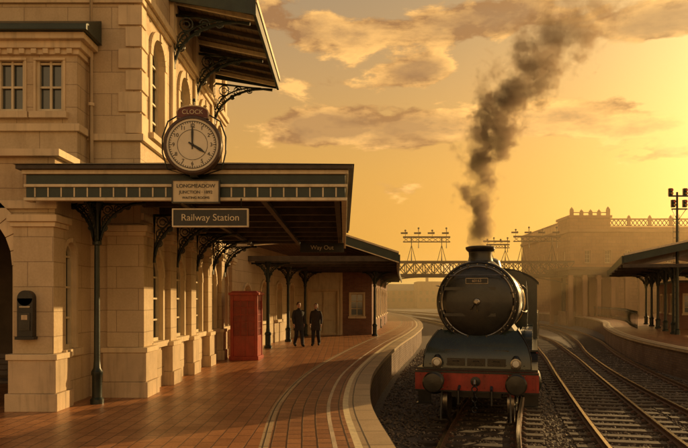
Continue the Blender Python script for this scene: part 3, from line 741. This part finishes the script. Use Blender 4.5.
# ---------------------------------------------------------------- smoke
def smoke():
    path=[(3.33,3.05,.27),(3.31,3.6,.40),(3.32,4.6,.58),(3.50,5.6,.76),(3.95,6.6,.96),(4.7,7.6,1.2),(5.5,8.6,1.5),(6.2,9.7,1.75),(6.8,10.8,1.85)]
    m=MB(); n=14;vs=[];fs=[]
    for x,z,r in path:
        for k in range(n):
            a=2*math.pi*k/n; vs.append((x+r*1.4*math.cos(a),16.25+(z-3)*.12+r*1.15*math.sin(a),z))
    for i in range(len(path)-1):
        for k in range(n): fs.append((i*n+k,i*n+(k+1)%n,(i+1)*n+(k+1)%n,(i+1)*n+k))
    fs.append(tuple(range(n))[::-1]); fs.append(tuple((len(path)-1)*n+k for k in range(n)))
    mt=bpy.data.materials.new('smoke'); mt.use_nodes=True; nt=NT(mt.node_tree); nt.n.clear()
    o=nt.new('ShaderNodeOutputMaterial'); pv=nt.new('ShaderNodeVolumePrincipled'); nt.l.new(pv.outputs[0],o.inputs['Volume'])
    tc=nt.new('ShaderNodeTexCoord').outputs['Object']
    def nv(scale,amp,det):
        t=nt.new('ShaderNodeTexNoise'); nt.inp(t.inputs['Vector'],tc); t.inputs['Scale'].default_value=scale; t.inputs['Detail'].default_value=det
        return nt.vmath('SCALE',nt.vmath('SUBTRACT',t.outputs['Color'],(.5,.5,.5)),scale=amp)
    x0,y0,z0=nt.sep(tc); w=nt.mapr(z0,3.1,4.8,.12,1)
    p=nt.vmath('ADD',tc,nt.vmath('SCALE',nv(1.2,1.4,3),scale=w))
    x,y,z=nt.sep(p)
    def curve(idx,lo,hi):
        fc=nt.new('ShaderNodeFloatCurve'); nt.inp(fc.inputs['Value'],nt.mapr(z,3,11))
        c=fc.mapping.curves[0]
        pts=[((q[1]-3)/8,(q[idx]-lo)/(hi-lo)) for q in path]
        c.points[0].location=pts[0]; c.points[1].location=pts[-1]
        for q in pts[1:-1]: c.points.new(*q)
        fc.mapping.update()
        return nt.math('ADD',nt.math('MULTIPLY',fc.outputs[0],hi-lo),lo)
    cx=curve(0,3,8); rr=curve(2,0,2.2)
    cy=nt.math('ADD',nt.math('MULTIPLY',nt.math('SUBTRACT',z,3),.12),16.25)
    dx=nt.math('SUBTRACT',x,cx);dy=nt.math('SUBTRACT',y,cy)
    dist=nt.math('DIVIDE',nt.math('SQRT',nt.math('ADD',nt.math('MULTIPLY',dx,dx),nt.math('MULTIPLY',dy,dy))),rr)
    nz=nt.noise(tc,2.2,5,.62)
    hgt=nt.mapr(z0,3.5,10.5,0,1)
    core=nt.math('SUBTRACT',nt.math('ADD',.84,nt.math('MULTIPLY',nt.math('SUBTRACT',nz,.5),nt.mapr(z0,3,9,2.2,4.8))),nt.math('ADD',dist,nt.math('MULTIPLY',hgt,.30)))
    dn=nt.mapr(core,0,.42,0,1,True)
    dens=nt.math('MULTIPLY',dn,nt.math('MULTIPLY',nt.mapr(z0,3.2,9.3,6.5,.5),nt.mapr(z0,9.0,10.6,1,0)))
    nt.inp(pv.inputs['Density'],dens); pv.inputs['Color'].default_value=(.42,.31,.23,1); pv.inputs['Anisotropy'].default_value=.35
    try: mt.cycles.volume_step_rate=.8
    except Exception as ex: print(ex)
    m.add(vs,fs,mt); m.done('smoke_plume')
smoke()

# ---------------------------------------------------------------- people
def person(name,loc,rz,coat,trous,hgt=1.0,stride=1,woman=False):
    e=empty(name,loc,rz); e.scale=(hgt,)*3
    CM=pmat(name+'_coat',coat,.25,12,.8,.3)
    bm_,nt,b=base(name+'_clothes'); tc=nt.new('ShaderNodeTexCoord').outputs['Object']; _,_,z=nt.sep(tc)
    nt.inp(b.inputs['Base Color'],nt.ramp(z,[(0,(.01,.008,.006)),(.085,(.01,.008,.006)),(.095,trous),(.9,trous),(.905,coat)],'CONSTANT')); b.inputs['Roughness'].default_value=.8
    s=stride
    V=[(0,0,.95),(0,0,1.12),(0,.01,1.32),(0,.0,1.47),(0,-.01,1.57)]; Rr=[(.155,.11),(.14,.105),(.17,.115),(.065,.06),(.055,.055)]
    E=[(0,1),(1,2),(2,3),(3,4)]
    def chain(root,pts):
        p=root
        for q,r in pts: V.append(q);Rr.append(r);E.append((p,len(V)-1));p=len(V)-1
    for sx,st in((1,s),(-1,-s)):
        chain(0,[((sx*.095,0,.86),(.10,.10)),((sx*.10,-.10*max(st,0)-.02,.49),(.082,.086)),((sx*.10,-.20*st if st>0 else -.26*st,.10 if st>0 else .13),(.066,.07)),((sx*.115,(-.20*st if st>0 else -.21*st)-.15,.045),(.05,.04))])
        chain(2,[((sx*.185,.01,1.41),(.07,.07)),((sx*.245,.04+.05*st,1.15),(.060,.060)),((sx*.255,-.03+.14*st,.92),(.044,.044))])
    me=bpy.data.meshes.new('body'); me.from_pydata(V,E,[]); ob=bpy.data.objects.new('body',me); COL.objects.link(ob); ob.parent=e
    sk=ob.modifiers.new('skin','SKIN'); sk.use_smooth_shade=True
    sv=me.skin_vertices[0].data
    for i,r in enumerate(Rr): sv[i].radius=r
    sv[0].use_root=True
    sb=ob.modifiers.new('sub','SUBSURF'); sb.levels=2; sb.render_levels=2
    me.materials.append(bm_)
    m=MB();n=20;rings=[(1.46,.13,.085),(1.40,.21,.12),(1.28,.21,.135),(1.12,.18,.125),(.98,.19,.14),(.80,.21,.165),(.66,.225,.185)]
    vs=[];fs=[]
    for z,a,bb in rings:
        for k in range(n):
            t=2*math.pi*k/n; f=1+(.04*math.sin(t*5+z*3) if z<1 else 0); vs.append((a*f*math.cos(t),bb*f*math.sin(t),z))
    for i in range(len(rings)-1):
        for k in range(n): fs.append((i*n+k,i*n+(k+1)%n,(i+1)*n+(k+1)%n,(i+1)*n+k))
    m.add(vs,fs,CM); m.ring((0,0,1.47),(0,0,1),.085,.03,CM,16,6); m.done('coat',e,angle=80)
    m=MB(); m.sphere((0,-.01,1.66),(.075,.095,.118),SKIN,20,14); m.sphere((0,-.035,1.60),(.05,.06,.06),SKIN,14,8)
    m.hexa([Vector(p) for p in((-.018,-.095,1.63),(.018,-.095,1.63),(.012,-.09,1.65),(-.012,-.09,1.65))],[Vector(p) for p in((-.012,-.125,1.635),(.012,-.125,1.635),(.006,-.10,1.68),(-.006,-.10,1.68))],SKIN)
    for sx in(-1,1):
        m.sphere((sx*.076,.0,1.655),(.012,.022,.032),SKIN,8,6); m.sphere((sx*.03,-.092,1.67),(.013,.01,.008),LAMPW,8,6); m.sphere((sx*.03,-.1,1.67),(.006,.006,.007),BLACK,6,5)
        m.box(sx*.03-.016,sx*.03+.016,-.103,-.092,1.69,1.697,HAIR)
    m.sphere((0,-.088,1.595),(.022,.01,.006),REDP if woman else SKIN,10,5)
    m.sphere((0,.015,1.69),(.085,.098,.105),HAIR,20,12)
    if woman: m.sphere((0,.05,1.6),(.085,.06,.14),HAIR,16,10)
    m.done('head',e,angle=80)
    for sx,st in((1,s),(-1,-s)):
        w=Vector((sx*.255,-.03+.14*st,.93)); V=[tuple(w),tuple(w+Vector((0,-.01,-.05))),tuple(w+Vector((0,-.015,-.09)))];R=[(.026,.02),(.032,.018),(.034,.015)];E=[(0,1),(1,2)]
        for k,(dy,Ln) in enumerate(((-.033,.065),(-.011,.075),(.011,.07),(.031,.055))):
            p=Vector(V[2])+Vector((0,dy,-.005)); V.append(tuple(p));R.append((.010,.010));E.append((2,len(V)-1))
            V.append(tuple(p+Vector((-sx*.006,0,-Ln*.55))));R.append((.0085,.0085));E.append((len(V)-2,len(V)-1))
            V.append(tuple(p+Vector((-sx*.022,0,-Ln))));R.append((.007,.007));E.append((len(V)-2,len(V)-1))
        p=Vector(V[1]); V.append(tuple(p+Vector((-sx*.01,-.042,-.015))));R.append((.011,.011));E.append((1,len(V)-1)); V.append(tuple(p+Vector((-sx*.015,-.055,-.05))));R.append((.009,.009));E.append((len(V)-2,len(V)-1))
        me=bpy.data.meshes.new('hand'); me.from_pydata(V,E,[]); ob=bpy.data.objects.new('hand',me); COL.objects.link(ob); ob.parent=e
        sk=ob.modifiers.new('skin','SKIN'); sk.use_smooth_shade=True
        for i,r in enumerate(R): me.skin_vertices[0].data[i].radius=r
        me.skin_vertices[0].data[0].use_root=True
        ob.modifiers.new('sub','SUBSURF').render_levels=1
        me.materials.append(SKIN)
person('person',(-1.80,26.6,0),rad(25),(.022,.018,.018),(.02,.02,.028),1.0,.8)
person('person',(-1.14,27.2,0),rad(-12),(.03,.022,.018),(.015,.014,.016),.97,-.6,True)

# ---------------------------------------------------------------- footbridge and far things
FB=empty('footbridge'); m=MB(); yb=80.; xa,xb=3.0,27.5
TG=pmat('bridge_iron',(.045,.030,.02),.3,2,.7,.1)
for dy in(0,2.4):
    Y=yb+dy
    m.box(xa,xb,Y-.1,Y+.1,4.75,5.0,TG); m.box(xa,xb,Y-.1,Y+.1,6.35,6.55,TG)
    n=22
    for i in range(n):
        u0=xa+(xb-xa)*i/n;u1=xa+(xb-xa)*(i+1)/n
        m.beam((u0,Y,5.0),(u1,Y,6.35),.09,.09,TG); m.beam((u1,Y,5.0),(u0,Y,6.35),.09,.09,TG); m.box(u0-.05,u0+.05,Y-.06,Y+.06,5.0,6.35,TG)
m.box(xa,xb,yb-.1,yb+2.5,4.62,4.75,TG)
for x in(3.6,27.0):
    for dy in(0,2.4):
        m.box(x-.2,x+.2,yb+dy-.2,yb+dy+.2,-1.2,4.62,TG)
    m.box(x-.6,x+.6,yb-.3,yb+2.7,-1.2,.5,BRICKTAN)
for i in range(16):
    t0=i/16;t1=(i+1)/16; f=lambda t:(xa+.6+(xb-xa-1.2)*t, yb, 4.7-1.0*(2*t-1)**4)
    m.beam(f(t0),f(t1),.12,.14,TG)
m.done('truss',FB)
def gantry(x,y,w,z0,z1):
    S=empty('signal_gantry',(x,y,z0)); m=MB(); H=z1-z0
    for s in(-w*.32,w*.32):
        m.tube([(s,0,0),(s,0,H*.72)],.09,TG); m.beam((s-.5,0,0),(s,0,H*.5),.06,.06,TG); m.beam((s+.5,0,0),(s,0,H*.5),.06,.06,TG)
    m.box(-w/2,w/2,-.08,.08,H*.72,H*.77,TG); m.box(-w/2,w/2,-.08,.08,H*.58,H*.61,TG)
    n=8
    for i in range(n):
        u0=-w/2+w*i/n; u1=u0+w/n; m.beam((u0,0,H*.60),(u1,0,H*.73),.05,.05,TG); m.beam((u1,0,H*.60),(u0,0,H*.73),.05,.05,TG)
    for i,s in enumerate((-w*.45,-w*.17,w*.12,w*.42)):
        m.tube([(s,0,H*.4 if i%2 else H*.7),(s,0,H*(1.0 if i%2 else .93))],.06,TG); m.sphere((s,0,H*(1.02 if i%2 else .95)),.12,TG,8,6)
        m.box(s-.55,s+.1,-.12,-.08,H*.84,H*.84+.2,TG); m.lathe((s+.15,-.05,H*.87),(0,-1,0),[(.14,0),(.12,.15)],TG,10)
    m.done('gantry_frame',S)
gantry(9.8,yb-.5,5.6,6.5,10.3); gantry(22.9,yb-.5,5.6,6.5,10.4); gantry(18.6,yb+1,2.8,6.5,9.3)

S=empty('platform_shelter'); m=MB()
m.box(25.5,34,76,84,4.7,5.3,TG); m.box(25.2,34.3,75.7,84.3,5.303,5.6,TG)
for i in range(6):
    x=25.8+i*1.6; m.box(x-.22,x+.22,76.1,76.55,-1.2,4.697,SHADEG); m.box(x-.3,x+.3,76.05,76.6,4.2,4.5,SHADEG); m.box(x-.22,x+.22,83,83.4,-1.2,4.697,SHADEG)
m.box(25.7,34,83.5,83.8,0,4.7,SHADEG)
m.done('shelter_body',S)
# big far building with balustraded parapet
W=empty('stone_warehouse'); m=MB(); yw=96
FARB=brickmat('far_brick',(.30,.155,.075),(.25,.13,.065),(.16,.09,.05),1.2,.5,.03,.9,dirt=.45)
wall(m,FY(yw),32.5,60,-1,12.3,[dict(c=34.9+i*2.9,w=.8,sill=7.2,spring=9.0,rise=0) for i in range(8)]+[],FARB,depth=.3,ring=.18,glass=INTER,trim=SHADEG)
m.box(32.5,60,yw+.5,yw+26,12.2,12.4,SHADEG)
def PS(u,v,n): return (32.5+n,u,v)
wall(m,PS,yw,yw+26,-1,12.3,[dict(c=yw+3+i*3.3,w=.9,sill=7.2,spring=9.0,rise=0) for i in range(7)],FARB,depth=.3,ring=.18,glass=INTER,trim=SHADEG)
m.box(32.2,60,yw-.3,yw-.003,5.2,5.5,SHADEG); m.box(32.2,60.2,yw-.4,yw-.003,11.6,12.0,SHADEG); m.box(32.1,32.497,yw,yw+26,11.6,12.0,SHADEG)
m.box(32.4,60,yw-.15,yw+.15,13.35,13.55,SHADEG); m.box(32.4,60,yw-.15,yw+.15,12.4,12.5,SHADEG)
for i in range(45):
    x=32.7+i*.6
    m.beam((x,yw,12.5),(x+.6,yw,13.35),.1,.1,TG); m.beam((x+.6,yw,12.5),(x,yw,13.35),.1,.1,TG)
for i in range(9):
    x=34.8+i*3; m.box(x-.2,x+.2,yw-.2,yw+.2,12.4,13.7,SHADEG); m.lathe((x,yw,13.7),(0,0,1),[(.16,0),(.22,.12),(.1,.25),(.03,.35)],SHADEG,8)
m.box(32.35,32.65,yw+.2,yw+26,13.35,13.55,SHADEG)
for i in range(43): y=yw+.4+i*.6; m.box(32.44,32.56,y-.08,y+.08,12.4,13.35,SHADEG)
m.box(32.2,38.0,yw-.4,yw+5,12.003,13.6,FARB); m.box(32.0,38.2,yw-.6,yw+5.2,13.6,13.95,SHADEG)
for x,h in((32.5,.8),(33.9,.5),(35.2,.5),(36.4,.5),(37.7,.9)):
    m.box(x-.22,x+.22,yw-.55,yw-.1,13.953,13.95+h,SHADEG); m.lathe((x,yw-.32,13.95+h),(0,0,1),[(.2,0),(.26,.12),(.1,.25),(.02,.4)],SHADEG,8)
m.box(32.3,37.9,yw-.4,yw-.25,14.30,14.42,SHADEG)
m.done('warehouse_body',W)
S=empty('distant_town'); m=MB()
x=-70
while x<190:
    w=random.uniform(7,16); h=random.uniform(4,8.5); y=random.uniform(190,260)
    m.box(x,x+w,y,y+12,-1.2,h,FARB)
    if random.random()<.6:
        m.add([(x-.3,y-.3,h),(x+w+.3,y-.3,h),(x+w+.3,y+12.3,h),(x-.3,y+12.3,h),(x-.3,y+6,h+2.6),(x+w+.3,y+6,h+2.6)],[(0,1,5,4),(2,3,4,5),(1,2,5),(0,4,3)],SLATE)
    for k in range(int(w/2.2)): 
        for zz in (1.2,3.8):
            if zz+1.3<h: m.box(x+.8+k*2.2,x+1.7+k*2.2,y-.03,y-.002,zz,zz+1.3,INTER)
    if random.random()<.5: m.box(x+w*.3,x+w*.3+.9,y+4,y+5,h,h+3.8,FARB)
    x+=w*random.uniform(.8,1.2)
m.done('houses',S)
# ---------------------------------------------------------------- right platform canopy
C3=empty('platform_canopy'); m=MB()
P0,P1,P2,P3=Vector((14.6,35,0)),Vector((24.5,33,0)),Vector((31,52,0)),Vector((21.3,54,0))
Z=Vector((0,0,1)); mid0=P0.lerp(P1,.5); mid1=P3.lerp(P2,.5)
ze,zrg=4.15,5.25
for A,B,Cc,D in((P0,mid0,mid1,P3),(P1,mid0,mid1,P2)):
    q=[A+Z*ze,B+Z*zrg,Cc+Z*zrg,D+Z*ze]; m.hexa([p-Z*.12 for p in q],q,SLATE)
    q2=[p-Z*.16 for p in q]; m.add(q2,[(0,1,2,3)],BOARDS)
def board(A,B,h,t,mt,zA,zB):
    d=(B-A).normalized(); nn=Vector((d.y,-d.x,0))*t
    m.hexa([A+Z*(zA-h),B+Z*(zB-h),B+Z*(zB-h)+nn,A+Z*(zA-h)+nn],[A+Z*zA,B+Z*zB,B+Z*zB+nn,A+Z*zA+nn],mt)
board(P0,mid0,.38,.08,GREENP,ze+.03,zrg+.03); board(mid0,P1,.38,.08,GREENP,zrg+.03,ze+.03)
board(P0,mid0,.1,.16,CREAM,ze+.13,zrg+.13); board(mid0,P1,.1,.16,CREAM,zrg+.13,ze+.13)
board(P3,P0,.4,.08,GREENP,ze+.03,ze+.03)
m.beam(P0+Z*3.65+Vector((0,.05,0)),P1+Z*3.65+Vector((0,.05,0)),.12,.18,DARKW)
for t in(.12,.3,.5,.7,.9):
    p=mid0.lerp(mid1,t); l=P0.lerp(P3,t); r_=P1.lerp(P2,t)
    m.beam(l+Z*3.75,r_+Z*3.75,.12,.16,DARKW)
    for s in(.27,.62):
        c=l.lerp(r_,s); column(m,c.x,c.y,3.75,.085); scroll(m,(c.x+.08,c.y,3.7),(1,0,0),1,.9,IRON,.035); scroll(m,(c.x-.08,c.y,3.7),(-1,0,0),1,.9,IRON,.035)
m.done('roof_and_columns',C3)
S=empty('waiting_shelter',(23.5,43,0),rad(-18)); m=MB()
wall(m,lambda u,v,n:(u,n,v),-2,2,0,3,[dict(c=-1,w=1,sill=1,spring=2.2,rise=0),dict(c=1,w=1,sill=.02,spring=2.2,rise=0)],BRICK,ring=.1)
wall(m,lambda u,v,n:(-2+n,u,v),0,8,0,3,[dict(c=1.5+i*2.4,w=1,sill=1,spring=2.2,rise=0) for i in range(3)],BRICK,ring=.1)
m.box(-2.1,2.1,-.1,8,3.003,3.15,SLATE); m.done('shelter_walls',S)
S=empty('iron_fence'); m=MB()
for i in range(60):
    t=i/59; y=44+t*34; x=EDGER(y)+2.0; m.tube([(x,y,0),(x,y,1.15)],.03,IRON,5)
for z in(.2,1.0):
    m.tube([(EDGER(44+t*3.4)+2.0,44+t*3.4,z) for t in range(11)],.03,IRON,5)
m.done('railing',S)
# signal post with lights
S=empty('signal_post',(18.0,36.2,0)); m=MB(); H=7.7
m.lathe((0,0,0),(0,0,1),[(.14,0),(.14,.25),(.09,.3),(.055,H)],IRON,12)
m.box(-.45,.75,-.04,.04,H-.25,H-.17,IRON); m.box(-.30,.55,-.04,.04,H-.95,H-.88,IRON)
SIG={'r':pmat('signal_red_lens',(.5,.03,.02),.1,5,.2,0),'g':pmat('signal_amber_lens',(.6,.3,.04),.1,5,.2,0)}
for x,z in((-.36,H-.0),(.42,H-.0),(-.22,H-.62),(.40,H-.62)):
    m.box(x-.09,x+.09,-.08,.08,z-.2,z+.2,BLACK)
    for dz,kk in((-.09,'g'),(.09,'r')): m.lathe((x,-.08,z+dz),(0,-1,0),[(.07,0),(.08,.10)],BLACK,12); m.lathe((x,-.181,z+dz),(0,-1,0),[(.055,0),(.04,.01)],SIG[kk],12)
m.tube([(-.3,0,H-.9),(0,0,H-1.5)],.02,IRON); m.tube([(.5,0,H-.9),(0,0,H-1.6)],.02,IRON)
for k in range(18): m.box(-.16,.16,.10,.13,.6+k*.33,.63+k*.33,IRON)
for x in(-.16,.16): m.tube([(x,.11,.3),(x,.11,H-1.2)],.014,IRON,5)
m.done('post_and_signals',S)

# ---------------------------------------------------------------- haze
hz=bpy.data.materials.new('evening_haze'); hz.use_nodes=True; nt=NT(hz.node_tree); nt.n.clear()
o=nt.new('ShaderNodeOutputMaterial'); vs_=nt.new('ShaderNodeVolumeScatter'); vs_.inputs['Color'].default_value=(1,.76,.42,1); vs_.inputs['Density'].default_value=.0026; vs_.inputs['Anisotropy'].default_value=.68
nt.l.new(vs_.outputs[0],o.inputs['Volume'])
m=MB(); m.box(-300,420,34,620,-1.5,16,hz); m.done('haze')

# ---------------------------------------------------------------- world
w=bpy.data.worlds.new('World'); scene.world=w; w.use_nodes=True; nt=NT(w.node_tree); nt.n.clear()
out=nt.new('ShaderNodeOutputWorld'); bg=nt.new('ShaderNodeBackground'); nt.l.new(bg.outputs[0],out.inputs[0])
sky=nt.new('ShaderNodeTexSky'); sky.sky_type='NISHITA'; sky.sun_disc=False; sky.sun_elevation=rad(SUN_EL); sky.sun_rotation=rad(SUN_AZ); sky.dust_density=5; sky.air_density=1.5; sky.ozone_density=.4
dirv=nt.vmath('NORMALIZE',nt.new('ShaderNodeTexCoord').outputs['Generated'])
x,y,z=nt.sep(dirv)
el=nt.math('MULTIPLY',nt.math('ARCSINE',z),57.2958); az=nt.math('MULTIPLY',nt.math('ARCTAN2',x,y),57.2958)
grad=nt.ramp(nt.math('DIVIDE',el,90),[(0,(1.0,.40,.04)),(.05,(.98,.44,.055)),(.12,(.90,.45,.09)),(.20,(.70,.40,.15)),(.28,(.48,.33,.19)),(.38,(.26,.21,.16)),(.5,(.16,.14,.13)),(1,(.10,.10,.11))])
sd=(math.sin(rad(SUN_AZ))*math.cos(rad(SUN_EL)),math.cos(rad(SUN_AZ))*math.cos(rad(SUN_EL)),math.sin(rad(SUN_EL)))
dt=nt.math('MAXIMUM',nt.vmath('DOT_PRODUCT',dirv,sd),0)
def addc(a,b): return nt.vmath('ADD',a,b)
glow=addc(nt.vmath('SCALE',(.50,.27,.05),scale=nt.math('POWER',dt,8)),nt.vmath('SCALE',(1.2,.88,.38),scale=nt.math('POWER',dt,24)))
skyc=addc(addc(nt.vmath('SCALE',grad,scale=.76),nt.vmath('MULTIPLY',sky.outputs[0],(.010,.008,.005))),glow)
# warm fill added to the unseen sky behind the viewer, brightens viewer-facing walls
back_fill=nt.mapr(y,-.05,-.7,0,1,True)
skyc=addc(skyc,nt.vmath('SCALE',(.42,.31,.18),scale=nt.math('MULTIPLY',back_fill,nt.mapr(z,-.05,.9,1,.1))))
cv=nt.vmath('MULTIPLY',dirv,(1,1,2.7))
def cn(vec): return nt.noise(vec,5.2,9,.58,.12)
n1=cn(cv); n2=cn(nt.vmath('ADD',cv,(.03,0,.06)))
blobs=None
for a,e,hw,hh,am in((.5,14.6,9.5,1.7,.36),(-5,22.0,10,2.0,.30),(6.3,18.8,3.4,1.0,.30),(21,15.0,7,2.2,.32),(14,22.2,9,1.7,.30),(5,9.4,7,1.0,.16),(25,20.5,6,1.2,.28),(-1,17.8,5,.7,.10),(27,11,5,.9,.14)):
    u=nt.math('DIVIDE',nt.math('SUBTRACT',az,a),hw);v=nt.math('DIVIDE',nt.math('SUBTRACT',el,e),hh)
    g_=nt.math('MULTIPLY',nt.math('EXPONENT',nt.math('MULTIPLY',nt.math('ADD',nt.math('MULTIPLY',u,u),nt.math('MULTIPLY',v,v)),-1)),am)
    blobs=g_ if blobs is None else nt.math('ADD',blobs,g_)
basec=nt.math('ADD',blobs,nt.mapr(el,24,40,-.05,.02))
d1=nt.math('ADD',n1,basec)
mask=nt.mapr(d1,.585,.655,0,1,True)
thick=nt.mapr(d1,.63,.80,0,1)
lit=nt.mapr(nt.math('SUBTRACT',n1,n2),-.05,.08,0,1)
ccol=nt.mix(lit,(.40,.19,.07,1),(1.3,.70,.20,1))
ccol=nt.mix(nt.math('MULTIPLY',thick,.82),ccol,(.37,.20,.09,1))
ccol=nt.vmath('SCALE',addc(ccol,nt.vmath('SCALE',glow,scale=.38)),scale=nt.mapr(el,26,45,1,.4))
fin=nt.mix(nt.math('MULTIPLY',mask,.9),skyc,ccol)
nt.l.new(fin,bg.inputs[0]); bg.inputs[1].default_value=1.0

sun=bpy.data.lights.new('sun','SUN'); sun.energy=5; sun.angle=rad(.6); sun.color=(1,.62,.24)
so=bpy.data.objects.new('sun',sun); COL.objects.link(so)
so.rotation_euler=Vector(sd).to_track_quat('Z','Y').to_euler(); so.location=(40,60,40)

cam=bpy.data.cameras.new('camera'); co=bpy.data.objects.new('camera',cam); COL.objects.link(co)
co.location=(0,0,1.87); co.rotation_euler=(rad(90),0,0); cam.sensor_width=36; cam.lens=670/688*36; cam.shift_y=76/688; cam.clip_end=6000; cam.clip_start=.05
scene.camera=co
scene.view_settings.view_transform='Standard'; scene.view_settings.look='None'; scene.view_settings.exposure=0
